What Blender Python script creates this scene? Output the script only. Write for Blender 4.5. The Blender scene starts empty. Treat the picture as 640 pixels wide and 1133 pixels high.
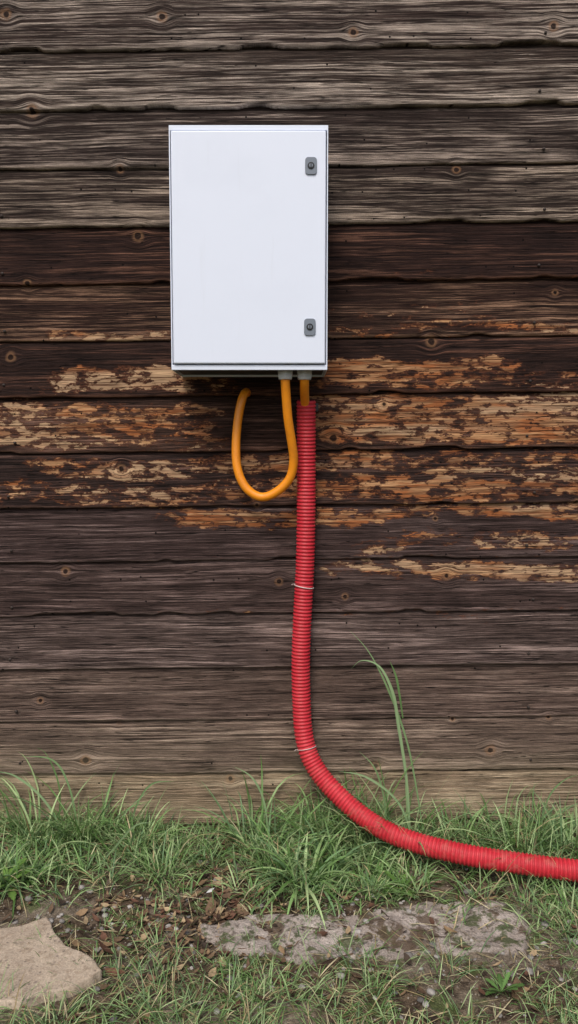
import bpy, bmesh, math, numpy as np
from mathutils import Vector
rng=np.random.default_rng(7)
sc=bpy.context.scene
def lin(r,g,b):
    f=lambda c:(c/255/12.92) if c/255<=0.04045 else ((c/255+0.055)/1.055)**2.4
    return (f(r),f(g),f(b),1.0)
# ---------------------------------------------------------------- node helpers
class NT:
    def __init__(s,name):
        s.m=bpy.data.materials.new(name); s.m.use_nodes=True
        s.t=s.m.node_tree; s.t.nodes.clear()
        s.out=s.t.nodes.new('ShaderNodeOutputMaterial')
        s.b=s.t.nodes.new('ShaderNodeBsdfPrincipled')
        s.t.links.new(s.b.outputs[0],s.out.inputs[0])
    def put(s,sock,v):
        if isinstance(v,bpy.types.NodeSocket): s.t.links.new(v,sock)
        elif v is not None:
            sock.default_value=v
    def math(s,op,a,b=None,c=None,clamp=False):
        n=s.t.nodes.new('ShaderNodeMath'); n.operation=op; n.use_clamp=clamp
        s.put(n.inputs[0],a); s.put(n.inputs[1],b)
        if c is not None: s.put(n.inputs[2],c)
        return n.outputs[0]
    def comb(s,x,y,z):
        n=s.t.nodes.new('ShaderNodeCombineXYZ'); s.put(n.inputs[0],x); s.put(n.inputs[1],y); s.put(n.inputs[2],z); return n.outputs[0]
    def obj(s):
        n=s.t.nodes.new('ShaderNodeTexCoord'); return n.outputs['Object']
    def sep(s,v):
        n=s.t.nodes.new('ShaderNodeSeparateXYZ'); s.put(n.inputs[0],v); return n.outputs
    def noise(s,vec,scale=1.0,detail=4.0,rough=0.5,dist=0.0,dim='3D'):
        n=s.t.nodes.new('ShaderNodeTexNoise'); n.noise_dimensions=dim; s.put(n.inputs['Vector'],vec)
        n.inputs['Scale'].default_value=scale; n.inputs['Detail'].default_value=detail
        n.inputs['Roughness'].default_value=rough; n.inputs['Distortion'].default_value=dist
        return n.outputs['Fac']
    def vor(s,vec,scale=1.0,feature='F1',dim='3D'):
        n=s.t.nodes.new('ShaderNodeTexVoronoi'); n.voronoi_dimensions=dim; n.feature=feature; s.put(n.inputs['Vector'],vec); n.inputs['Scale'].default_value=scale
        return n.outputs
    def mr(s,v,a,b,c=0.0,d=1.0,smooth=True):
        n=s.t.nodes.new('ShaderNodeMapRange'); n.interpolation_type='SMOOTHSTEP' if smooth else 'LINEAR'
        s.put(n.inputs[0],v)
        for i,q in enumerate((a,b,c,d)): s.put(n.inputs[i+1],q)
        return n.outputs[0]
    def mix(s,f,a,b,mode='MIX'):
        n=s.t.nodes.new('ShaderNodeMix'); n.data_type='RGBA'; n.blend_type=mode
        s.put(n.inputs[0],f); s.put(n.inputs[6],a); s.put(n.inputs[7],b); return n.outputs[2]
    def gray(s,v): return s.comb(v,v,v)
    def attr(s,name):
        n=s.t.nodes.new('ShaderNodeAttribute'); n.attribute_name=name; return n.outputs
    def bump(s,h,strength=1.0,dist=0.001):
        n=s.t.nodes.new('ShaderNodeBump'); s.put(n.inputs['Height'],h); n.inputs['Strength'].default_value=strength; n.inputs['Distance'].default_value=dist
        s.t.links.new(n.outputs[0],s.b.inputs['Normal'])
    def set(s,**k):
        for a,v in k.items(): s.put(s.b.inputs[a.replace('_',' ')],v)
def np_mesh(name,V,F,mat,smooth=True,parent=None,attrs=None):
    V=np.asarray(V,dtype=np.float32); F=np.asarray(F,dtype=np.int32)
    me=bpy.data.meshes.new(name); me.vertices.add(len(V)); me.vertices.foreach_set('co',V.ravel())
    k=F.shape[1]; me.loops.add(F.size); me.loops.foreach_set('vertex_index',F.ravel())
    me.polygons.add(len(F)); me.polygons.foreach_set('loop_start',np.arange(len(F),dtype=np.int32)*k)
    me.update(calc_edges=True); me.validate()
    if smooth: me.polygons.foreach_set('use_smooth',np.ones(len(me.polygons),dtype=bool))
    if attrs:
        for an,av in attrs.items():
            a=me.attributes.new(an,'FLOAT_COLOR','POINT'); a.data.foreach_set('color',np.asarray(av,dtype=np.float32).ravel())
    me.materials.append(mat)
    o=bpy.data.objects.new(name,me); sc.collection.objects.link(o)
    if parent: o.parent=parent
    return o
def empty(name,loc=(0,0,0)):
    o=bpy.data.objects.new(name,None); sc.collection.objects.link(o); return o
_G=rng.random((256,256))
def vnoise(x,y):
    x=np.asarray(x,float); y=np.asarray(y,float)
    xi=np.floor(x).astype(int); yi=np.floor(y).astype(int); fx=x-xi; fy=y-yi
    fx=fx*fx*(3-2*fx); fy=fy*fy*(3-2*fy)
    a=_G[xi&255,yi&255]; b=_G[(xi+1)&255,yi&255]; c=_G[xi&255,(yi+1)&255]; d=_G[(xi+1)&255,(yi+1)&255]
    return (a*(1-fx)+b*fx)*(1-fy)+(c*(1-fx)+d*fx)*fy
def fbm(x,y,o=4):
    r=0;a=.5;t=0
    for i in range(o):
        r=r+a*vnoise(x*2**i+17*i,y*2**i+31*i); t+=a; a*=.5
    return r/t
def sstep(a,b,x):
    t=np.clip((x-a)/(b-a),0,1); return t*t*(3-2*t)
# ---------------------------------------------------------------- materials
def mat_wood():
    s=NT('weathered_wood'); P=s.sep(s.obj()); x,y,z=P[0],P[1],P[2]
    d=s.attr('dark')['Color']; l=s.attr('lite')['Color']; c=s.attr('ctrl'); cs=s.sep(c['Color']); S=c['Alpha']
    st,bare,br=cs[0],cs[1],cs[2]
    gx=s.math('ADD',x,s.math('MULTIPLY',br,37.0))
    gz=s.math('SUBTRACT',z,s.math('MULTIPLY',x,0.0117))
    KS=3.9
    vo=s.vor(s.comb(x,z,0.0),KS,'F1','2D'); kd=vo['Distance']; kp=s.sep(vo['Position'])
    kr=s.sep(vo['Color']); kon=s.mr(kr[0],.30,.32)
    ksz=s.mr(kr[1],0,1,.6,1.5,False)
    kd=s.math('DIVIDE',kd,ksz)
    dz=s.math('SUBTRACT',z,kp[1])
    fall=s.math('MULTIPLY',s.mr(kd,0.01,0.14,1.0,0.0),kon)
    w=s.noise(s.comb(s.math('MULTIPLY',gx,1.8),s.math('MULTIPLY',gz,7.0),0.0),1,3,.5,0,'2D')
    gz=s.math('ADD',gz,s.math('MULTIPLY',s.math('SUBTRACT',w,.5),.016))
    gz=s.math('SUBTRACT',gz,s.math('MULTIPLY',s.math('MULTIPLY',dz,fall),.8))
    kw=s.math('ADD',kd,s.math('MULTIPLY',s.math('SUBTRACT',s.noise(s.comb(x,z,0.0),50,2,.5,0,'2D'),.5),.026))
    knot=s.math('MULTIPLY',s.mr(kw,.016,.026,1.0,0.0),kon)
    kring=s.math('MULTIPLY',s.math('MULTIPLY',s.mr(kw,.026,.055,1.0,0.0),s.math('SUBTRACT',1.0,knot)),kon)
    def g(sx,sz,det,ro,off=0.0):
        return s.noise(s.comb(s.math('ADD',s.math('MULTIPLY',gx,sx),off),s.math('MULTIPLY',gz,sz),0.0),1,det,ro,0,'2D')
    n1=g(2.1,90,6,.72); n2=g(11,480,3,.6,33.0); n3=g(2.6,120,3,.5,77.0); n4=g(8,60,3,.6,120.0); n5=g(1.5,16,3,.55,113.0); nb=g(21,58,7,.68,221.0); n6=g(3.8,230,4,.72,329.0)
    grit=s.noise(s.comb(x,z,0.0),480,3,.65,0,'2D')
    blot=s.noise(s.comb(s.math('MULTIPLY',x,9),s.math('MULTIPLY',z,20),0.0),1,5,.65,0,'2D')
    st2=s.math('ADD',st,s.mr(n5,.3,.7,-.22,.22,False))
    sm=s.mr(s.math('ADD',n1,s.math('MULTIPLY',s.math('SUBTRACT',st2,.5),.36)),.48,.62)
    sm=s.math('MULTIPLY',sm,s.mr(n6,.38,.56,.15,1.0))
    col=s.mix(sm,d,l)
    fib=s.math('MULTIPLY',s.mr(n6,.53,.62),s.math('MULTIPLY',st2,.9),None,True)
    col=s.mix(fib,col,l)
    fur=s.mr(n6,.37,.45,1.0,0.0)
    col=s.mix(s.math('MULTIPLY',fur,.7),col,lin(26,18,15))
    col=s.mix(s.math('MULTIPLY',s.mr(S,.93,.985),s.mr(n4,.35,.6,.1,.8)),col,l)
    col=s.mix(1.0,col,s.gray(s.mr(n2,.25,.75,.58,1.45,False)),'MULTIPLY')
    col=s.mix(1.0,col,s.gray(s.mr(grit,.25,.75,.68,1.32,False)),'MULTIPLY')
    col=s.mix(1.0,col,s.gray(s.mr(blot,.3,.7,.74,1.26,False)),'MULTIPLY')
    bm=s.math('ADD',nb,s.math('MULTIPLY',s.math('SUBTRACT',bare,.5),.55))
    bmask=s.mr(bm,.53,.56)
    bmask=s.math('MULTIPLY',bmask,s.mr(n6,.37,.46,.12,1.0))
    bc=s.mix(s.mr(n1,.35,.65),lin(128,80,52),lin(204,156,112))
    bc=s.mix(s.mr(n4,.45,.65),bc,lin(174,108,66))
    bc=s.mix(s.mr(n5,.48,.62,0,.6),bc,lin(204,176,142))
    bc=s.mix(1.0,bc,s.gray(s.mr(n2,.25,.75,.6,1.3,False)),'MULTIPLY')
    edge=s.math('MULTIPLY',s.mr(bm,.43,.53),s.math('SUBTRACT',1.0,bmask))
    col=s.mix(s.math('MULTIPLY',edge,.6),col,lin(104,62,43))
    col=s.mix(bmask,col,bc)
    cr=s.mr(s.math('ABSOLUTE',s.math('SUBTRACT',n3,.5)),.003,.013,1.0,0.0)
    cr=s.math('MULTIPLY',cr,s.mr(n4,.44,.54))
    col=s.mix(s.math('MULTIPLY',cr,.92),col,lin(14,10,8))
    col=s.mix(s.math('MULTIPLY',kring,.55),col,lin(132,98,70))
    kc=s.mix(s.mr(grit,.4,.6),lin(18,12,10),lin(48,32,24))
    col=s.mix(s.math('MULTIPLY',knot,.97),col,kc)
    # pin holes
    hv=s.vor(s.comb(x,z,0.0),17,'F1','2D'); hole=s.math('MULTIPLY',s.mr(hv['Distance'],.028,.045,1.0,0.0),s.mr(s.sep(hv['Color'])[1],.80,.81))
    col=s.mix(hole,col,lin(14,10,8))
    dirt=s.math('MULTIPLY',s.mr(z,.02,.26,1.0,0.0),s.mr(n5,.3,.65))
    col=s.mix(s.math('MULTIPLY',dirt,.45),col,lin(166,152,122))
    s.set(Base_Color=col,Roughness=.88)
    s.b.inputs['Specular IOR Level'].default_value=.15
    h=s.math('ADD',s.math('MULTIPLY',n1,.5),s.math('MULTIPLY',n2,.5))
    h=s.math('SUBTRACT',h,s.math('MULTIPLY',cr,1.2)); h=s.math('SUBTRACT',h,s.math('MULTIPLY',bmask,.35)); h=s.math('SUBTRACT',h,hole)
    h=s.math('ADD',h,s.math('MULTIPLY',n6,1.0)); h=s.math('ADD',h,s.math('MULTIPLY',grit,.2))
    s.bump(h,1.0,.005)
    return s.m
def mat_plastic(name,col,rough=.4,dirtcol=None,damt=.15,scale=30,bump=0.0002):
    s=NT(name); o=s.obj(); n=s.noise(o,scale,5,.6); n2=s.noise(o,scale*8,4,.6)
    c=s.mix(s.mr(n,.5,.75,0,damt),col,dirtcol or tuple([v*.6 for v in col[:3]]+[1]))
    s.set(Base_Color=c,Roughness=s.mr(n,.3,.7,rough-.06,rough+.1)); s.bump(n2,.5,bump)
    return s.m
def mat_box():
    s=NT('powder_coated_steel'); o=s.obj(); P=s.sep(o)
    n=s.noise(o,6,5,.6); st=s.noise(s.comb(s.math('MULTIPLY',P[0],40),P[1],s.math('MULTIPLY',P[2],3.0)),1,4,.6)
    c=s.mix(s.mr(n,.45,.8,0,.25),lin(216,223,236),lin(202,209,222))
    c=s.mix(s.mr(st,.6,.8,0,.10),c,lin(166,166,164))
    s.set(Base_Color=c,Roughness=.42); s.bump(s.noise(o,420,2,.5),.25,.0003)
    return s.m
def mat_conduit():
    s=NT('red_conduit_plastic'); o=s.obj(); n=s.noise(o,14,5,.6); P=s.sep(o)
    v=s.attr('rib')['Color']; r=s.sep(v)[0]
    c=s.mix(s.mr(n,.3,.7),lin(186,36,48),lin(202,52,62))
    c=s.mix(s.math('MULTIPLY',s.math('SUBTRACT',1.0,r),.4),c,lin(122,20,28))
    dust=s.math('MULTIPLY',s.mr(P[2],.05,.32,1.0,.25),s.mr(s.noise(o,45,5,.65),.46,.7,0,.4))
    c=s.mix(dust,c,lin(176,112,100))
    s.set(Base_Color=c,Roughness=.52); s.b.inputs['Specular IOR Level'].default_value=.35
    return s.m
def mat_vcol(name,rough=.6,trans=.25,noisescale=60,bump=0.0003,spec=.3):
    s=NT(name); c=s.attr('col')['Color']
    if noisescale:
        n=s.noise(s.obj(),noisescale,2,.6)
        c2=s.mix(1.0,c,s.gray(s.mr(n,.25,.75,.75,1.25,False)),'MULTIPLY')
    else: c2=c
    s.set(Base_Color=c2,Roughness=rough); s.b.inputs['Specular IOR Level'].default_value=spec
    if trans>0:
        t=s.t.nodes.new('ShaderNodeBsdfTranslucent'); s.put(t.inputs[0],c2)
        m=s.t.nodes.new('ShaderNodeMixShader'); m.inputs[0].default_value=trans
        s.t.links.new(s.b.outputs[0],m.inputs[1]); s.t.links.new(t.outputs[0],m.inputs[2]); s.t.links.new(m.outputs[0],s.out.inputs[0])
    if noisescale: s.bump(n,.5,bump)
    return s.m
def mat_soil():
    s=NT('soil'); o=s.obj(); P=s.sep(o)
    a=s.noise(o,5,5,.65); b=s.noise(o,40,5,.7); c=s.noise(o,220,3,.7); v=s.vor(o,170)
    col=s.mix(s.mr(b,.35,.65),lin(58,47,38),lin(112,96,78))
    col=s.mix(s.mr(a,.46,.60,0,.75),col,lin(138,126,110))
    vc=s.sep(v['Color'])[0]
    col=s.mix(s.math('MULTIPLY',s.mr(v['Distance'],.1,.4,1,0),s.mr(vc,.72,.8)),col,lin(172,162,148))
    g=s.noise(o,16,4,.6)
    col=s.mix(s.mr(g,.54,.64,0,.7),col,lin(84,98,54))
    col=s.mix(1.0,col,s.gray(s.mr(c,.25,.75,.55,1.4,False)),'MULTIPLY')
    s.set(Base_Color=col,Roughness=.95); s.b.inputs['Specular IOR Level'].default_value=.15
    h=s.math('ADD',b,s.math('MULTIPLY',c,.5)); s.bump(h,1.0,.012)
    return s.m
def mat_concrete(name,c1,c2,moss=True):
    s=NT(name); o=s.obj(); a=s.noise(o,9,5,.65); b=s.noise(o,60,5,.7); c=s.noise(o,300,4,.7); v=s.vor(o,110)
    col=s.mix(s.mr(a,.35,.65),c1,c2)
    vc=s.sep(v['Color'])[0]
    col=s.mix(s.math('MULTIPLY',s.mr(v['Distance'],.15,.45,1,0),s.mr(vc,.70,.8,0,.6)),col,lin(96,86,80))
    col=s.mix(1.0,col,s.gray(s.mr(c,.25,.75,.62,1.3,False)),'MULTIPLY')
    if moss:
        col=s.mix(s.mr(b,.52,.63,0,.7),col,lin(84,74,60))
        col=s.mix(s.mr(s.noise(o,22,5,.65),.52,.60,0,.85),col,lin(74,84,48))
        col=s.mix(s.mr(s.noise(o,13,5,.65,.5),.54,.61,0,.85),col,lin(90,74,58))
    else:
        col=s.mix(s.mr(b,.50,.66,0,.5),col,lin(124,106,86))
        col=s.mix(s.mr(a,.50,.66,0,.45),col,lin(122,104,84))
    s.set(Base_Color=col,Roughness=.92); s.b.inputs['Specular IOR Level'].default_value=.2
    s.bump(s.math('ADD',b,s.math('MULTIPLY',c,.6)),1.0,.006 if moss else .0018)
    return s.m
M_wood=mat_wood(); M_box=mat_box(); M_con=mat_conduit()
M_or=mat_plastic('orange_cable_sheath',lin(232,142,22),.42,lin(170,95,20),.3)
M_latch=mat_plastic('grey_latch_plastic',lin(112,120,130),.4)
M_blk=mat_plastic('black_plastic',lin(18,19,21),.4)
M_gland=mat_plastic('light_grey_nylon',lin(176,178,176),.45)
M_tie=mat_plastic('clear_cable_tie',lin(205,190,184),.35)
M_grass=mat_vcol('grass_blade',.5,.3,0); M_soil=mat_soil()
M_litter=mat_vcol('dead_leaf',.8,.1,120,.0006)
M_peb=mat_vcol('pebble_stone',.85,0,160,.001)
M_conc=mat_concrete('old_concrete',lin(158,146,136),lin(190,178,168))
M_stone=mat_concrete('sandstone_slab',lin(168,152,134),lin(190,174,154),False)
# ---------------------------------------------------------------- wooden wall
PITCH=.1362; Z1=1.9156; TILT=.0117
def build_wall():
    xs=np.concatenate([np.arange(-6,-1.3,.08),np.arange(-1.3,1.3,.007),np.arange(1.3,6.01,.08)])
    ss=np.concatenate([[ -.04],np.linspace(0.0,.92,22),[.945,.965,.98,.992,1.0,1.0,1.0]])
    ny=len(ss); nx=len(xs)
    dark={0:(60,48,43),1:(60,49,43),2:(49,39,35),3:(54,43,38),4:(45,30,26),5:(52,35,29),6:(46,32,28),7:(54,39,33),8:(50,38,35),9:(64,50,47),10:(66,52,48),11:(80,66,61),12:(90,74,66),13:(108,91,80),14:(142,122,100),15:(120,102,80)}
    lite={0:(166,151,138),1:(172,157,143),2:(158,142,129),3:(160,143,127),4:(104,74,60),5:(146,114,92),6:(106,74,60),7:(116,87,74),8:(110,84,74),9:(120,101,96),10:(124,104,98),11:(148,128,120),12:(142,122,110),13:(162,142,125),14:(188,168,142),15:(160,140,110)}
    strk={0:.42,1:.46,2:.38,3:.42,4:.38,5:.42,6:.38,7:.43,8:.40,9:.40,10:.40,11:.44,12:.42,13:.47,14:.52,15:.5}
    rects=[(5,.82,1,-.62,-.26,.62),(5,.78,1,.05,1.0,.56),(5,.5,.68,.1,.5,.42),
      (6,.50,.97,-.60,-.10,.66),(6,.42,.97,.05,.60,.68),(6,.60,.97,.5,1.3,.48),(4,.9,1,.1,.5,.32),
      (7,.05,.97,-.9,-.12,.52),(7,.45,.92,-.9,-.58,.62),(7,.03,.97,.02,1.4,.66),
      (8,.08,.48,-.66,.35,.60),(8,.03,.52,.3,1.3,.50),(8,.56,.98,-.9,.2,.55),(8,.50,.98,.1,1.4,.62),
      (9,0,.36,-.31,1.4,.66),(9,.58,.94,.15,1.3,.47),(10,.05,.38,.08,1.3,.66),(11,.0,.12,.1,.6,.33)]
    Vs=[];Fs=[];A=[];B=[];C=[];off=0
    for k in range(-9,17):
        zt=Z1-PITCH*(k-1)+0.0; zb=zt-PITCH
        r=np.random.default_rng(100+k)
        kk=min(max(k,0),15)
        X,S=np.meshgrid(xs,ss)
        ed=(vnoise(X*5+k*13,np.full_like(X,k*3.3))-.5)*.0035+(vnoise(X*30+k*7,np.full_like(X,k*1.3))-.5)*.0022
        chip=sstep(.62,.85,vnoise(X*13+k*29,np.full_like(X,k*5.1)))*.007*(r.random()>.2)
        zlow=zb+ed+chip
        Z=zt+(zlow-zt)*np.clip(S,-.05,1)
        yprof=np.interp(ss,[-.04,0,.05,.09,.92,.965,.992,1.0],[-.004,-.005,-.011,-.0135,-.0195,-.0200,-.0180,-.0150])
        Y=np.repeat(yprof[:,None],nx,1)
        Y+=(vnoise(X*3+k*5,S*3)-.5)*.003+(vnoise(X*14+k*5,S*22+k)-.5)*.0016+r.uniform(-.002,.002)
        Y[-2,:]=-.008; Y[-1,:]=.004
        Z[-2,:]+=.0005; Z[-1,:]+=.0006
        Y[0,:]=-.003
        Z=Z+TILT*X
        Vs.append(np.stack([X,Y,Z],-1).reshape(-1,3))
        i=np.arange(ny-1)[:,None]*nx+np.arange(nx-1)[None,:]
        Fs.append(np.stack([i,i+nx,i+nx+1,i+1],-1).reshape(-1,4)+off); off+=ny*nx
        bare=np.zeros_like(X)
        for (b,s0,s1,x0,x1,v) in rects:
            if b==k:
                wob=(fbm(X*6+b,S*0+b*7,3)-.5)*.6
                m=sstep(s0-.10,s0+.08,S+wob*.6)*(1-sstep(s1-.08,s1+.10,S+wob*.6))*sstep(x0-.08,x0+.08,X)*(1-sstep(x1-.1,x1+.06,X))
                bare=np.maximum(bare,m*v*(.66+.62*fbm(X*5+3*b,S*2,2)))
        if 4<=k<=10: bare=np.maximum(bare,.22*sstep(.9,.98,S))
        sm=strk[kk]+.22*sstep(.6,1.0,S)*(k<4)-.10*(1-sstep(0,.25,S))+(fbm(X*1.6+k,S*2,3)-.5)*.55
        def c3(t): 
            q=np.array(lin(*t)); return np.tile(q,(X.size,1))
        A.append(c3(dark[kk])*np.concatenate([np.full(3,r.uniform(.92,1.08)),[1]])); B.append(c3(lite[kk]))
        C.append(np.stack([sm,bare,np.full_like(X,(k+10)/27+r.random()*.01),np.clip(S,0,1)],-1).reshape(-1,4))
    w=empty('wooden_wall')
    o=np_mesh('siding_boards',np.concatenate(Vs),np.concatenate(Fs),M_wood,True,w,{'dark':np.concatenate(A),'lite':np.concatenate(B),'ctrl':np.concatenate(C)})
    V=[(-6,.006,-.2),(6,.006,-.2),(6,.006,3.25),(-6,.006,3.25),(-6,.18,-.2),(6,.18,-.2),(6,.18,3.25),(-6,.18,3.25)]
    F=[(0,3,2,1),(4,5,6,7),(0,1,5,4),(3,7,6,2),(0,4,7,3),(1,2,6,5)]
    np_mesh('wall_sheathing',V,F,mat_plastic('dark_sheathing',lin(30,24,20),.9),False,w)
    nv=[];nf=[];o2=0
    for k in range(-2,15):
        zb=Z1-PITCH*k
        for xx in (-1.9,-1.31,-.69,.60,1.22,1.85):
            xx2=xx+rng.uniform(-.015,.015); zz=zb+.028+rng.uniform(-.004,.004)+TILT*xx2
            a=np.linspace(0,2*np.pi,11)[:-1]
            ring=np.stack([xx2+.0034*np.cos(a),np.full(10,-.0222),zz+.0034*np.sin(a)],-1)
            back=ring.copy(); back[:,1]=-.014
            nv+=list(ring)+list(back)+[(xx2,-.0228,zz)]
            for i in range(10):
                j=(i+1)%10; nf+= [(o2+i,o2+j,o2+20),(o2+i,o2+10+i,o2+10+j),(o2+i,o2+10+j,o2+j)]
            o2+=21
    np_mesh('nail_heads',nv,nf,mat_plastic('rusty_nail',lin(46,36,30),.7),True,w)
build_wall()
# ---------------------------------------------------------------- ground
def gh(x,y):
    x=np.asarray(x,float);y=np.asarray(y,float)
    near=np.exp(-(np.maximum(0,np.abs(x)-2)**2+np.maximum(0,-y-1.5)**2)/4)
    h=(fbm(x*4+50,y*4+50,4)-.5)*.035+(fbm(x*30+9,y*30+9,3)-.5)*.012*near
    return h*sstep(0,.1,-y+.03) - .004
def axis(lo,hi,step,far):
    a=np.arange(lo,hi,step); g=np.geomspace(.03,far,26)
    return np.concatenate([(lo-g)[::-1],a,hi+g])
gx=axis(-1.5,1.5,.009,80); gy=axis(-1.1,.08,.009,80)
X,Y=np.meshgrid(gx,gy); Zg=gh(X,Y)
i=np.arange(len(gy)-1)[:,None]*len(gx)+np.arange(len(gx)-1)[None,:]
np_mesh('ground',np.stack([X,Y,Zg],-1).reshape(-1,3),np.stack([i,i+1,i+len(gx)+1,i+len(gx)],-1).reshape(-1,4),M_soil)
def slab(name,outline,top,thick,mat,rough=.004,edge=.02,notch=.012,nf=22,follow=0.0):
    P=np.array(outline,float)
    pts=[];m=len(P)
    for a in range(m):
        p,q=P[a],P[(a+1)%m]; k=max(2,int(np.linalg.norm(q-p)/.005))
        for t in np.arange(k)/k: pts.append(p+(q-p)*t)
    pts=np.array(pts); c=pts.mean(0)
    d=pts-c; r=np.linalg.norm(d,axis=1)
    off=(fbm(pts[:,0]*nf+3,pts[:,1]*nf+8,4)-.5)*2*notch
    pts=pts+d/r[:,None]*off[:,None]
    N=len(pts)
    fr=[1.0,1.0,.985,.96]+list(np.linspace(.93,.03,26))
    V=[]
    for j,f in enumerate(fr):
        q=c+(pts-c)*f
        if j==0: z=np.full(N,top-thick)
        else:
            z=top-{1:.35,2:.08}.get(j,0)*edge+(fbm(q[:,0]*20,q[:,1]*20,4)-.5)*2*rough+follow*gh(q[:,0],q[:,1])
        V.append(np.column_stack([q,z]))
    V=np.concatenate(V); F=[]
    for j in range(len(fr)-1):
        for a in range(N):
            b=(a+1)%N; F.append((j*N+a,j*N+b,(j+1)*N+b,(j+1)*N+a))
    o=np_mesh(name,V,F,mat,True)
    bm=bmesh.new(); bm.from_mesh(o.data); bm.verts.ensure_lookup_table()
    bm.faces.new([bm.verts[(len(fr)-1)*N+a] for a in range(N)]); bm.to_mesh(o.data); bm.free()
    return o
slab('concrete_slab',[(-.17,-.43),(-.02,-.40),(.12,-.40),(.30,-.360),(.44,-.345),(.49,-.42),(.46,-.51),(.30,-.535),(.12,-.53),(-.03,-.53),(-.15,-.50)],.0055,.06,M_conc,.012,.03,.045,16,.55)
slab('stone_slab',[(-.62,-.47),(-.496,-.425),(-.43,-.50),(-.338,-.585),(-.40,-.632),(-.465,-.668),(-.56,-.655),(-.68,-.60)],.014,.03,M_stone,.003,.008,.014,16,.15)
# ---------------------------------------------------------------- cabinet
def link(bm,name,mat,parent,bevel=0,seg=3,smooth=True):
    me=bpy.data.meshes.new(name); bm.normal_update(); bm.to_mesh(me); bm.free(); me.materials.append(mat)
    o=bpy.data.objects.new(name,me); sc.collection.objects.link(o); o.parent=parent
    if bevel:
        m=o.modifiers.new('b','BEVEL'); m.width=bevel; m.segments=seg; m.limit_method='ANGLE'; m.angle_limit=math.radians(35)
    if smooth:
        for p in me.polygons: p.use_smooth=True
        try:
            me.set_sharp_from_angle(angle=math.radians(35))
        except Exception: pass
    return o
def box_bm(x0,x1,y0,y1,z0,z1):
    bm=bmesh.new(); r=bmesh.ops.create_cube(bm,size=1)
    for v in bm.verts:
        v.co=Vector(((x0 if v.co.x<0 else x1),(y0 if v.co.y<0 else y1),(z0 if v.co.z<0 else z1)))
    return bm
cab=empty('electrical_cabinet')
BX0,BX1,BZ0,BZ1=-.2628,.0857,1.141,1.670
bm=box_bm(BX0,BX1,-.184,-.024,BZ0,BZ1)
f=[f for f in bm.faces if all(abs(v.co.y+.184)<1e-6 for v in f.verts)][0]
bmesh.ops.inset_individual(bm,faces=[f],thickness=.0035)
for v in f.verts:
    v.co.z=(BZ0+.0115) if v.co.z<1.4 else (BZ1-.0115)
e=bmesh.ops.extrude_face_region(bm,geom=[f]); vs=[g for g in e['geom'] if isinstance(g,bmesh.types.BMVert)]
bmesh.ops.delete(bm,geom=[f],context='FACES')
for v in vs: v.co.y+=.02
f=[f for f in bm.faces if all(abs(v.co.z-BZ0)<1e-6 for v in f.verts)][0]
bmesh.ops.inset_individual(bm,faces=[f],thickness=.003)
e=bmesh.ops.extrude_face_region(bm,geom=[f]); vs=[g for g in e['geom'] if isinstance(g,bmesh.types.BMVert)]
bmesh.ops.delete(bm,geom=[f],context='FACES')
for v in vs: v.co.z+=.009
bmesh.ops.recalc_face_normals(bm,faces=bm.faces[:])
link(bm,'cabinet_body',M_box,cab,.0012)
link(box_bm(BX0+.006,BX1-.006,-.176,-.030,BZ0+.0045,BZ0+.0085),'gland_plate',mat_plastic('shade_dark_gland_plate',lin(52,52,54),.6),cab,.0006)  # plate coloured dark grey to paint in the shadow under the cabinet
link(box_bm(BX0+.0048,BX1-.0048,-.190,-.1665,BZ0+.0137,BZ1-.0137),'cabinet_door',M_box,cab,.003,4)
def rrect(cx,cz,w,h,r,y0,y1,name,mat,parent,bev=.0006):
    bm=bmesh.new(); pts=[]
    for (sx,sz,a0) in ((1,1,0),(-1,1,90),(-1,-1,180),(1,-1,270)):
        for t in range(7):
            a=math.radians(a0+t*15); pts.append((cx+sx*(w/2-r)+r*math.cos(a),cz+sz*(h/2-r)+r*math.sin(a)))
    A=[bm.verts.new((p[0],y0,p[1])) for p in pts]; B=[bm.verts.new((p[0],y1,p[1])) for p in pts]
    bm.faces.new(A); bm.faces.new(B[::-1])
    for k in range(len(pts)):
        j=(k+1)%len(pts); bm.faces.new((A[k],B[k],B[j],A[j]))
    bmesh.ops.recalc_face_normals(bm,faces=bm.faces[:])
    return link(bm,name,mat,parent,bev,2)
for n,(lx,lz) in enumerate(((.0480,1.581),(.0462,1.2346))):
    rrect(lx,lz,.0255,.037,.007,-.1930,-.188,'latch_plate_%d'%(n+1),M_latch,cab)
    rrect(lx,lz,.0150,.0150,.0074,-.1945,-.190,'latch_ring_%d'%(n+1),M_blk,cab)
    rrect(lx,lz,.0085,.0085,.0042,-.1955,-.192,'latch_core_%d'%(n+1),M_latch,cab,.0003)
    rrect(lx,lz,.0022,.0110,.001,-.1962,-.193,'latch_key_bit_%d'%(n+1),M_blk,cab,.0002)
def lathe(name,cx,cy,prof,mat,parent,seg=28):
    V=[];F=[]
    for (r,z,hx) in prof:
        for a in range(seg):
            t=2*math.pi*a/seg; rr=r
            if hx:
                tt=(t+math.pi/6)%(math.pi/3)-math.pi/6; rr=r*math.cos(math.pi/6)/math.cos(tt)
            V.append((cx+rr*math.cos(t),cy+rr*math.sin(t),z))
    for j in range(len(prof)-1):
        for a in range(seg):
            b=(a+1)%seg; F.append((j*seg+a,j*seg+b,(j+1)*seg+b,(j+1)*seg+a))
    o=np_mesh(name,V,F,mat,True,parent)
    try: o.data.set_sharp_from_angle(angle=math.radians(40))
    except Exception: pass
    return o
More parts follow.
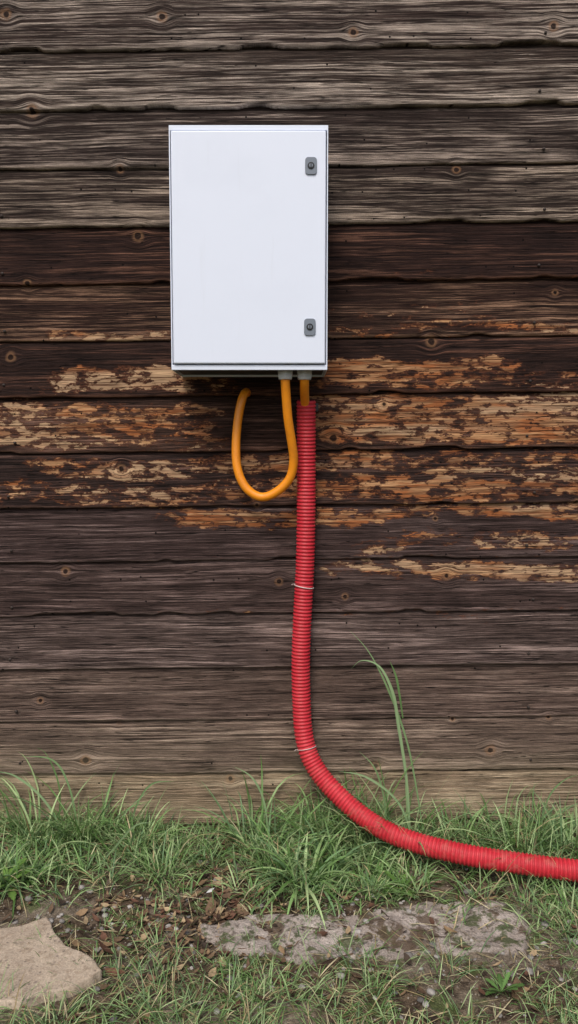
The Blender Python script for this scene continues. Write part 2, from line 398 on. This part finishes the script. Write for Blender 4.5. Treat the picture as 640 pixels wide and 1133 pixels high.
for n,(cx,cy) in enumerate(((-.0085,-.150),(.0355,-.146))):
    z=BZ0+.002
    lathe('cable_gland_%d'%(n+1),cx,cy,[(.010,z+.003,0),(.0195,z+.002,1),(.0195,z-.005,1),(.0172,z-.0065,0),(.0172,z-.008,0),(.0185,z-.0085,1),(.0185,z-.015,1),(.0150,z-.020,0),(.0112,z-.0205,0),(.0108,z-.015,0)],M_gland,cab,36)
# ---------------------------------------------------------------- tubes
def catmull(P,step):
    P=np.array(P,float); P=np.vstack([2*P[0]-P[1],P,2*P[-1]-P[-2]]); out=[]
    for i in range(1,len(P)-2):
        for t in np.linspace(0,1,40,endpoint=False):
            a,b,c,d=P[i-1],P[i],P[i+1],P[i+2]
            out.append(.5*((2*b)+(-a+c)*t+(2*a-5*b+4*c-d)*t*t+(-a+3*b-3*c+d)*t**3))
    out.append(P[-2]); out=np.array(out)
    for _ in range(60):
        out[1:-1]=.25*out[:-2]+.5*out[1:-1]+.25*out[2:]
    L=np.concatenate([[0],np.cumsum(np.linalg.norm(np.diff(out,axis=0),axis=1))])
    s=np.arange(0,L[-1],step); return np.column_stack([np.interp(s,L,out[:,k]) for k in range(3)]),s
def tube(name,C,R,mat,parent=None,seg=24,attr=None,caps=False):
    n=len(C); T=np.gradient(C,axis=0); T/=np.linalg.norm(T,axis=1)[:,None]
    u=np.array([1.,0,0]); u-=u.dot(T[0])*T[0]; u/=np.linalg.norm(u); a=np.linspace(0,2*np.pi,seg,endpoint=False)
    V=np.zeros((n,seg,3))
    for k in range(n):
        u=u-u.dot(T[k])*T[k]; u/=np.linalg.norm(u); v=np.cross(T[k],u)
        V[k]=C[k]+R[k]*(np.cos(a)[:,None]*u+np.sin(a)[:,None]*v)
    i=np.arange(n-1)[:,None]*seg; j=np.arange(seg)[None,:]; j2=(j+1)%seg
    F=np.stack([i+j,i+j2,i+seg+j2,i+seg+j],-1).reshape(-1,4)
    V=V.reshape(-1,3)
    at=None
    if attr is not None: at={'rib':np.repeat(np.column_stack([attr,attr,attr,np.ones(n)]),seg,0)}
    o=np_mesh(name,V,F,mat,True,parent,at)
    if caps:
        bm=bmesh.new(); bm.from_mesh(o.data); bm.verts.ensure_lookup_table()
        bm.faces.new([bm.verts[k] for k in range(seg)][::-1]); bm.faces.new([bm.verts[(n-1)*seg+k] for k in range(seg)]); bm.to_mesh(o.data); bm.free()
    return o
CP=[(.0411,-.070,1.081),(.0417,-.055,.958),(.0419,-.048,.826),(.0399,-.047,.693),(.0356,-.047,.603),(.0313,-.047,.5126),(.0292,-.047,.421),(.0315,-.050,.330),(.036,-.058,.264),(.0493,-.068,.210),(.078,-.085,.1637),(.121,-.11,.1244),(.1736,-.14,.0888),(.2338,-.18,.067),(.312,-.22,.0568),(.4066,-.26,.0537),(.501,-.285,.0507),(.630,-.315,.0488),(.80,-.335,.046),(1.05,-.36,.042),(1.5,-.42,.040),(2.2,-.5,.040)]
pitch=.0088; C,s=catmull(CP,pitch/7)
ph=(s/pitch)%1.0
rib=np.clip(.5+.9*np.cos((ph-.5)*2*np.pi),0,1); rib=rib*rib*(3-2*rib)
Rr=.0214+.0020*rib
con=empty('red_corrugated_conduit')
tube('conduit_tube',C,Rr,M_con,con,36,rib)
Cin=C[:60]; tube('conduit_bore',Cin[::-1],np.full(60,.0192),mat_plastic('conduit_bore_red',lin(110,16,22),.6),con,36,np.zeros(60))
V=[];F=[]
T=(C[1]-C[0]);T/=np.linalg.norm(T);u=np.array([1.,0,0]);u-=u.dot(T)*T;u/=np.linalg.norm(u);v=np.cross(T,u)
for k in range(36):
    a=2*np.pi*k/36
    for rr in (.0192,Rr[0]): V.append(C[0]-T*.0002+rr*(np.cos(a)*u+np.sin(a)*v))
for k in range(36):
    j=(k+1)%36; F.append((2*k,2*k+1,2*j+1,2*j))
np_mesh('conduit_rim',V,F,mat_plastic('conduit_rim_red',lin(200,40,50),.5),False,con)
def ring_at(z,tilt,name,r=.0238,th=.0009):
    k=int(np.argmin(np.abs(C[:,2]-z))); T=C[k+1]-C[k-1]; T/=np.linalg.norm(T)
    u=np.array([1.,0,0]);u-=u.dot(T)*T;u/=np.linalg.norm(u);v=np.cross(T,u)
    a=np.linspace(0,2*np.pi,60)
    P=C[k]+r*(np.cos(a)[:,None]*u+np.sin(a)[:,None]*v)+T*(tilt*np.cos(a))[:,None]
    tube(name,P,np.full(60,th),M_tie,con,8)
    h=C[k]+r*u*-1+T*(-tilt)
    q,_=catmull([h+np.array([.001,-.003,0]),h+np.array([-.003,-.006,.002]),h+np.array([-.007,-.010,.001])],.001)
    tube(name+'_tail',q,np.full(len(q),.0008),M_tie,con,6,caps=True)
ring_at(.628,.003,'cable_tie_1',.0240,.0012); ring_at(.226,.002,'cable_tie_2')
rrect(.066,1.066,.010,.020,.003,-.052,-.018,'conduit_clip',M_blk,con)
cab1=[(-.0085,-.150,1.150),(-.0085,-.150,1.12),(-.0065,-.140,1.086),(-.002,-.125,1.033),(.0065,-.108,.98),(.011,-.095,.937),(.001,-.085,.894),(-.0323,-.077,.861),(-.069,-.071,.850),(-.104,-.066,.872),(-.124,-.061,.915),(-.1285,-.056,.969),(-.124,-.050,1.034),(-.114,-.045,1.085),(-.106,-.032,1.102),(-.103,-.005,1.104)]
oc=empty('orange_cable')
q,_=catmull(cab1,.003); tube('cable_loop',q,np.full(len(q),.0106),M_or,oc,24)
q,_=catmull([(.0355,-.146,1.150),(.0355,-.146,1.125),(.036,-.118,1.098),(.0385,-.080,1.07),(.041,-.068,1.03),(.0417,-.06,.99)],.003); tube('cable_drop',q,np.full(len(q),.0106),M_or,oc,24)
# ---------------------------------------------------------------- grass
class Blades:
    def __init__(s): s.r=[]
    def add(s,base,head,L,W,l0,curve,col,twist): s.r.append(np.column_stack([base,head,L,W,l0,curve,col,twist]))
    def build(s,name,mat,S=6,wallclamp=True,parent=None):
        D=np.concatenate(s.r); n=len(D)
        b=D[:,:3];hd=D[:,3];L=D[:,4];W=D[:,5];l0=D[:,6];cv=D[:,7];col=D[:,8:11];tw=D[:,11]
        t=np.linspace(0,1,S+1); hx=np.cos(hd);hy=np.sin(hd)
        p=b.copy(); V=np.zeros((n,S+1,3,3))
        for k in range(S+1):
            ang=l0+cv*t[k]**1.3
            if k>0:
                p=p+np.column_stack([hx*np.sin(ang),hy*np.sin(ang),np.cos(ang)])*(L/S)[:,None]
            side_a=hd+np.pi/2+tw*t[k]
            w=W*.5*np.interp(t[k],[0,.15,.5,.85,1],[.55,.9,1,.45,.03])
            sd=np.column_stack([np.cos(side_a),np.sin(side_a),.25*np.sin(tw)*np.ones(n)])
            nrm=np.column_stack([-hx*np.cos(ang),-hy*np.cos(ang),np.sin(ang)])
            V[:,k,0]=p-sd*w[:,None]+nrm*(w*.35)[:,None]; V[:,k,1]=p; V[:,k,2]=p+sd*w[:,None]+nrm*(w*.35)[:,None]
        if wallclamp:
            yy=V[...,1]; lim=-.024; over=yy>lim; yy[over]=lim-.0+0.02*(lim-yy[over])
        zz=V[...,2]; zz[:]=np.maximum(zz,(gh(V[...,0],V[...,1])+.001))
        nv=(S+1)*3; base=np.arange(n)[:,None,None]*nv
        k=np.arange(S)[None,:,None]*3; c=np.arange(2)[None,None,:]; i=base+k+c
        F=np.stack([i,i+1,i+4,i+3],-1).reshape(-1,4)
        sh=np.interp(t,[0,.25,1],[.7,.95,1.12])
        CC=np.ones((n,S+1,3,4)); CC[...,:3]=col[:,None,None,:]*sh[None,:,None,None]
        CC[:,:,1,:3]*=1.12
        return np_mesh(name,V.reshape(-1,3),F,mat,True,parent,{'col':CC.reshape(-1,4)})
pal=np.array([lin(92,124,66)[:3],lin(118,150,90)[:3],lin(144,170,114)[:3],lin(110,140,96)[:3],lin(162,182,130)[:3]])
dry=np.array([lin(190,174,134)[:3],lin(166,148,108)[:3],lin(208,196,158)[:3]])
def colours(n,dryf=.05,bright=1.0):
    c=pal[rng.integers(0,len(pal),n)]*rng.uniform(.7,1.25,(n,1))*bright
    m=rng.random(n)<dryf; c[m]=dry[rng.integers(0,3,m.sum())]*rng.uniform(.7,1,(m.sum(),1)); return c
def clump(B,cx,cy,n,L0,L1,W0,W1,spread,lean=(.1,.7),curve=(.4,1.7),dryf=.05,bright=1.0,face=None):
    a=rng.uniform(0,2*np.pi,n); r=spread*np.sqrt(rng.random(n))
    x=cx+r*np.cos(a); y=np.minimum(cy+r*np.sin(a),-.028)
    head=a+rng.normal(0,.6,n) if face is None else rng.normal(face,.8,n)
    L=rng.uniform(L0,L1,n)*rng.uniform(.6,1.1,n)
    B.add(np.column_stack([x,y,gh(x,y)-.003]),head,L,rng.uniform(W0,W1,n),rng.uniform(*lean,n),rng.uniform(*curve,n),colours(n,dryf,bright),rng.normal(0,.5,n))
def dens(x,y):
    if y>-.34:
        d=.9 if x<-.26 else (.26 if x<-.12 else (1.0 if x<.30 else .65))
        if x>.30 and y<-.22: d=.30
        if y<-.27 and x<-.3: d=.40
    elif y>-.56:
        d=.13
        if x>.5: d=.8
        if x<-.62: d=.3
        if y<-.52 and x>-.1: d=.45
    else:
        d=.9
        if -.70<x<-.35 and y>-.66: d=.06
    return d
B=Blades()
for _ in range(2100):
    x=rng.uniform(-2.2,2.2); y=-.03-.32*rng.random()**1.2
    if rng.random()>dens(x,y)*(.10+1.35*float(vnoise(x*7,y*7+40))): continue
    tall=float(vnoise(x*6+9,y*6+77)); near=1.0 if y>-.17 else .75
    clump(B,x,y,int(rng.integers(8,24)),.04*near,(.07+.22*tall*tall+.05*tall)*near,.0016,.0042,.03,(.1,.95),(.3,1.9),.09)
for _ in range(3400):
    x=rng.uniform(-1.6,1.6); y=rng.uniform(-1.10,-.34)
    if rng.random()>dens(x,y)*(.02+1.45*float(vnoise(x*10+3,y*10+140))**1.3): continue
    lg=float(vnoise(x*9+30,y*9+11))
    clump(B,x,y,int(rng.integers(9,22)),.025,.05+.07*lg,.0011,.0024,.028,(.2,1.1),(.3,1.6),.14)
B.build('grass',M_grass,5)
B=Blades()
for _ in range(1200):
    x=rng.uniform(-5,5); y=rng.uniform(-4.5,-1.1)
    if abs(x)<1.6 and y>-1.15: continue
    clump(B,x,y,10,.05,.13,.006,.012,.10)
for _ in range(450):
    x=rng.choice([-1,1])*rng.uniform(2.1,5.5); y=rng.uniform(-1.2,-.04)
    clump(B,x,y,10,.06,.18,.005,.010,.08)
B.build('lawn',M_grass,4)
B=Blades()
def tuft(x,y,n,L0,L1,W0,W1,sp,lean,curve,br=1.0,face=None): clump(B,x,y,n,L0,L1,W0,W1,sp,lean,curve,.03,br,face)
tuft(.03,-.27,48,.10,.20,.005,.009,.03,(.15,.9),(.8,1.9),1.05)
tuft(.09,-.22,30,.10,.17,.004,.007,.03,(.15,.8),(.6,1.7),1.0)
tuft(-.05,-.16,60,.12,.26,.003,.006,.06,(.1,.7),(.5,1.7))
tuft(-.10,-.10,40,.12,.27,.003,.005,.05,(.1,.7),(.5,1.5))
tuft(.07,-.11,50,.10,.24,.003,.005,.06,(.1,.7),(.5,1.7))
tuft(-.62,-.10,50,.12,.29,.003,.006,.06,(.1,.6),(.4,1.6))
tuft(-.50,-.09,40,.12,.27,.003,.005,.05,(.1,.6),(.4,1.6))
tuft(-.38,-.14,40,.10,.20,.003,.005,.06,(.2,.8),(.4,1.6))
tuft(.13,-.07,50,.12,.25,.003,.005,.05,(.1,.7),(.4,1.6))
tuft(.20,-.10,50,.12,.26,.003,.005,.05,(.1,.7),(.4,1.6))
tuft(.28,-.12,44,.12,.26,.003,.005,.05,(.1,.7),(.4,1.6))
tuft(.17,-.22,40,.08,.15,.003,.005,.04,(.3,.9),(.4,1.6))
tuft(.17,-.29,44,.06,.13,.003,.006,.04,(.4,1.1),(.4,1.6))
tuft(.26,-.28,44,.05,.11,.003,.006,.05,(.4,1.1),(.4,1.6))
tuft(.42,-.12,40,.08,.17,.003,.005,.06,(.2,.8),(.4,1.6))
tuft(.56,-.12,45,.10,.21,.003,.005,.08,(.1,.7),(.4,1.6))
tuft(.66,-.16,45,.10,.21,.003,.005,.08,(.1,.7),(.4,1.6))
tuft(.60,-.42,60,.06,.12,.003,.005,.07,(.2,.9),(.4,1.6))
tuft(.05,-.40,16,.04,.08,.002,.004,.03,(.4,1.1),(.4,1.6))
tuft(.36,-.40,14,.04,.08,.002,.004,.03,(.4,1.1),(.4,1.6))
tuft(-.61,-.27,110,.06,.12,.003,.006,.05,(.3,1.2),(.5,1.6),1.0)
tuft(-.69,-.25,80,.06,.13,.003,.006,.05,(.3,1.2),(.5,1.6),.95)
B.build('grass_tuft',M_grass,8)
def ribbons(name,lst,mat):
    V=[];F=[];CC=[];o=0
    for pts,w,col in lst:
        q,s=catmull(pts,.008); n=len(q); T=np.gradient(q,axis=0); T/=np.linalg.norm(T,axis=1)[:,None]
        for k in range(n):
            t=k/(n-1); sd=np.cross(T[k],[.25,-1,.1]); sd/=np.linalg.norm(sd); ww=w*np.interp(t,[0,.3,.7,1],[.6,.85,1,.05])*.5
            V+= [q[k]-sd*ww+np.array([0,-.3*ww,0]),q[k],q[k]+sd*ww+np.array([0,-.3*ww,0])]
            c=np.array(col); CC+=[np.append(c*.95,1),np.append(c*1.15,1),np.append(c,1)]
        for k in range(n-1):
            for c in (0,1):
                a=o+k*3+c; F.append((a,a+1,a+4,a+3))
        o+=n*3
    return np_mesh(name,V,F,mat,True,None,{'col':CC})
g1=lin(122,150,102)[:3]; g2=lin(142,168,122)[:3]; g3=lin(102,134,80)[:3]
ribbons('tall_grass_stalk',[
 ([(.335,-.09,-.01),(.318,-.085,.11),(.290,-.08,.249),(.245,-.078,.374),(.196,-.075,.47),(.145,-.07,.527)],.0055,g1),
 ([(.300,-.09,.0),(.289,-.088,.155),(.268,-.085,.29),(.254,-.083,.37),(.2225,-.08,.435),(.178,-.075,.450),(.151,-.07,.425)],.0085,g2),
 ([(.278,-.09,.31),(.268,-.1,.37),(.258,-.1,.42),(.240,-.1,.462)],.006,g3),
 ([(.31,-.10,-.01),(.270,-.10,.10),(.19,-.11,.17),(.12,-.11,.185)],.006,g2),
 ([(.24,-.10,-.01),(.235,-.10,.10),(.21,-.11,.19),(.17,-.11,.235)],.005,g1),
 ([(-.05,-.10,-.01),(-.06,-.10,.10),(-.09,-.11,.17),(-.14,-.11,.20)],.005,g2),
 ([(-.55,-.08,-.01),(-.60,-.09,.10),(-.67,-.10,.17),(-.73,-.12,.19)],.006,g2),
 ([(-.52,-.08,-.01),(-.54,-.08,.12),(-.58,-.08,.20),(-.66,-.09,.215)],.005,g1),
 ([(-.58,-.07,-.01),(-.57,-.07,.12),(-.60,-.07,.21),(-.63,-.07,.23)],.004,g3),
 ([(-.40,-.08,-.01),(-.38,-.08,.08),(-.34,-.08,.14),(-.28,-.09,.15)],.005,g1),
 ([(-.45,-.2,-.01),(-.40,-.21,.05),(-.35,-.23,.11),(-.30,-.24,.12)],.005,g2),
 ([(.62,-.08,-.01),(.64,-.08,.10),(.68,-.08,.15),(.72,-.09,.17)],.005,g1)],M_grass)
def weed(name,cx,cy,n,L,seed,lob=5,cg=(92,124,60)):
    r=np.random.default_rng(seed); V=[];F=[];CC=[];o=0
    for k in range(n):
        a=2*np.pi*k/n+r.normal(0,.25); ln=L*r.uniform(.65,1.1); l0=r.uniform(.5,1.2); cv=r.uniform(.3,1.0); m=26
        p=np.array([cx,cy,float(gh(cx,cy))]); h=np.array([np.cos(a),np.sin(a),0]); sd=np.array([-np.sin(a),np.cos(a),0])
        c=np.array(lin(*cg)[:3])*r.uniform(.75,1.3)
        for j in range(m+1):
            t=j/m; ang=l0+cv*t
            if j: p=p+(h*np.sin(ang)+np.array([0,0,np.cos(ang)]))*ln/m
            p[1]=min(p[1],-.03); p[2]=max(p[2],float(gh(p[0],p[1]))+.004)
            env=np.interp(t,[0,.2,.65,.9,1],[.12,.35,1,.75,.05])
            tooth=.45+.55*(1-((t*lob*1.6)%1.0))
            w=ln*.17*env*tooth
            up=np.array([0,0,w*.25])
            V+=[p-sd*w+up,p.copy(),p+sd*w+up]
            CC+=[np.append(c,1),np.append(c*1.3,1),np.append(c*.92,1)]
        for j in range(m):
            for q in (0,1):
                b=o+j*3+q; F.append((b,b+1,b+4,b+3))
        o+=(m+1)*3
    return np_mesh(name,V,F,M_grass,True,None,{'col':CC})
weed('dandelion_plant',.25,-.30,10,.05,3)
weed('dandelion_plant',.52,-.15,10,.06,4,5,(88,116,60))
weed('dandelion_plant',.38,-.62,10,.045,5,5,(90,122,66))
weed('dandelion_plant',-.62,-.30,12,.07,6,7,(104,136,66))
# ---------------------------------------------------------------- litter / straw / pebbles
B=Blades()
n=2400
x=rng.uniform(-1.6,1.6,n); y=rng.uniform(-1.0,-.03,n)
B.add(np.column_stack([x,y,gh(x,y)+.004]),rng.uniform(0,6.28,n),rng.uniform(.02,.09,n),rng.uniform(.001,.003,n),rng.uniform(1.2,1.6,n),rng.uniform(-.1,.5,n),dry[rng.integers(0,3,n)]*rng.uniform(.5,1,(n,1)),rng.normal(0,.8,n))
B.build('dry_straw',M_litter,5)
V=[];F=[];CC=[];o=0
lc=[(110,88,68),(84,66,52),(136,112,84),(70,58,48),(166,144,112),(104,74,58)]
for i_ in range(2100):
    big=i_>=2020
    if rng.random()<.32: lx,ly=rng.normal(-.17,.12),rng.normal(-.40,.08)
    else: lx,ly=rng.uniform(-1.2,1.2),rng.uniform(-.85,-.03)
    L=rng.uniform(.014,.024) if big else rng.uniform(.004,.014); w=L*rng.uniform(.25,.5); a=rng.uniform(0,6.28); ty=rng.uniform(-.5,.5)
    z=float(gh(lx,ly))+.003+rng.random()*.005; c=np.array(lin(*lc[rng.integers(0,6)])[:3])*rng.uniform(.6,1.2)
    h=np.array([np.cos(a),np.sin(a),ty*.6]); sd=np.array([-np.sin(a),np.cos(a),rng.uniform(-.6,.6)])
    for j,(t,ww,u) in enumerate(((-1,.1,0.2),(-.4,.9,0),(.3,1,0.0),(1,.1,.35))):
        p=np.array([lx,ly,z])+h*L*t+np.array([0,0,u*L])
        V+=[p-sd*w*ww+np.array([0,0,.3*w*ww]),p,p+sd*w*ww+np.array([0,0,.3*w*ww])]; CC+=[np.append(c,1)]*3
    for j in range(3):
        for q in (0,1):
            b=o+j*3+q; F.append((b,b+1,b+4,b+3))
    o+=12
np_mesh('leaf_litter',V,F,M_litter,True,None,{'col':CC})
bm=bmesh.new(); bmesh.ops.create_icosphere(bm,subdivisions=2,radius=1); iv=np.array([v.co[:] for v in bm.verts]); fi=np.array([[v.index for v in f.verts] for f in bm.faces]); bm.free()
V=[];F=[];CC=[];o=0
for _ in range(1500):
    if rng.random()<.6: lx,ly=rng.uniform(-.75,.6),rng.normal(-.45,.08)
    else: lx,ly=rng.uniform(-1.4,1.4),rng.uniform(-.9,-.03)
    r=.0015+.007*rng.random()**4; d=rng.uniform(.6,1.3,3)*[1,1,.6]
    n_=1+.25*(vnoise(iv[:,0]*1.5+_,iv[:,1]*1.5+iv[:,2]*2)-.5)*2
    p=iv*n_[:,None]*d*r; a=rng.uniform(0,6.28); ca,sa=np.cos(a),np.sin(a)
    p=np.column_stack([p[:,0]*ca-p[:,1]*sa,p[:,0]*sa+p[:,1]*ca,p[:,2]])+[lx,ly,float(gh(lx,ly))+r*.3]
    g=rng.uniform(.10,.36); c=np.array([g*1.05,g*.97,g*.88,1])
    V.append(p);F.append(fi+o);CC.append(np.tile(c,(len(p),1)));o+=len(p)
np_mesh('gravel',np.concatenate(V),np.concatenate(F),M_peb,True,None,{'col':np.concatenate(CC)})
tw=empty('fallen_twigs')
M_tw=mat_plastic('twig_bark',lin(88,66,50),.85)
for k in range(30):
    lx,ly=(rng.normal(-.16,.09),rng.normal(-.40,.07)) if k<18 else (rng.uniform(-.7,.7),rng.uniform(-.7,-.3))
    a=rng.uniform(0,6.28); L=rng.uniform(.03,.09)
    P=[(lx+np.cos(a+.3*j)*L*j/3,ly+np.sin(a+.3*j)*L*j/3,float(gh(lx,ly))+.006+.003*rng.random()) for j in range(4)]
    q,_s=catmull(P,.004); tube('twig_%d'%k,q,np.linspace(.0014,.0006,len(q)),M_tw,tw,6)
me=[(-.178,-.345,.016),(-.165,-.350,.022),(-.160,-.338,.024),(-.172,-.333,.018)]
np_mesh('paper_scrap',me,[(0,1,2,3)],mat_plastic('white_paper',lin(215,215,212),.8),False)
# ---------------------------------------------------------------- light, world, camera
w=bpy.data.worlds.new('World'); sc.world=w; w.use_nodes=True; nt=w.node_tree
bg=nt.nodes['Background']; sk=nt.nodes.new('ShaderNodeTexSky'); sk.sky_type='NISHITA'; sk.sun_disc=False
EL,AZ=52,195
sk.sun_elevation=math.radians(EL); sk.sun_rotation=math.radians(AZ); sk.dust_density=4; sk.air_density=1.0; sk.ozone_density=1.0
nt.links.new(sk.outputs[0],bg.inputs[0]); bg.inputs[1].default_value=.15
sl=bpy.data.lights.new('sun','SUN'); sl.energy=2.0; sl.angle=math.radians(20); sl.color=(1,.97,.93)
so=bpy.data.objects.new('sun',sl); sc.collection.objects.link(so)
el,az=math.radians(EL),math.radians(AZ)
d=Vector((math.sin(az)*math.cos(el),math.cos(az)*math.cos(el),math.sin(el)))
so.rotation_euler=d.to_track_quat('Z','Y').to_euler()
cam=bpy.data.cameras.new('camera'); co=bpy.data.objects.new('camera',cam); sc.collection.objects.link(co)
cam.sensor_fit='VERTICAL'; cam.sensor_height=24; cam.lens=24*854/1133; cam.clip_end=500; cam.clip_start=.02
co.location=(0,-1.93,.96); co.rotation_euler=(math.radians(90-4.5),0,0)
sc.camera=co
sc.view_settings.view_transform='Standard'; sc.view_settings.look='None'; sc.view_settings.exposure=0
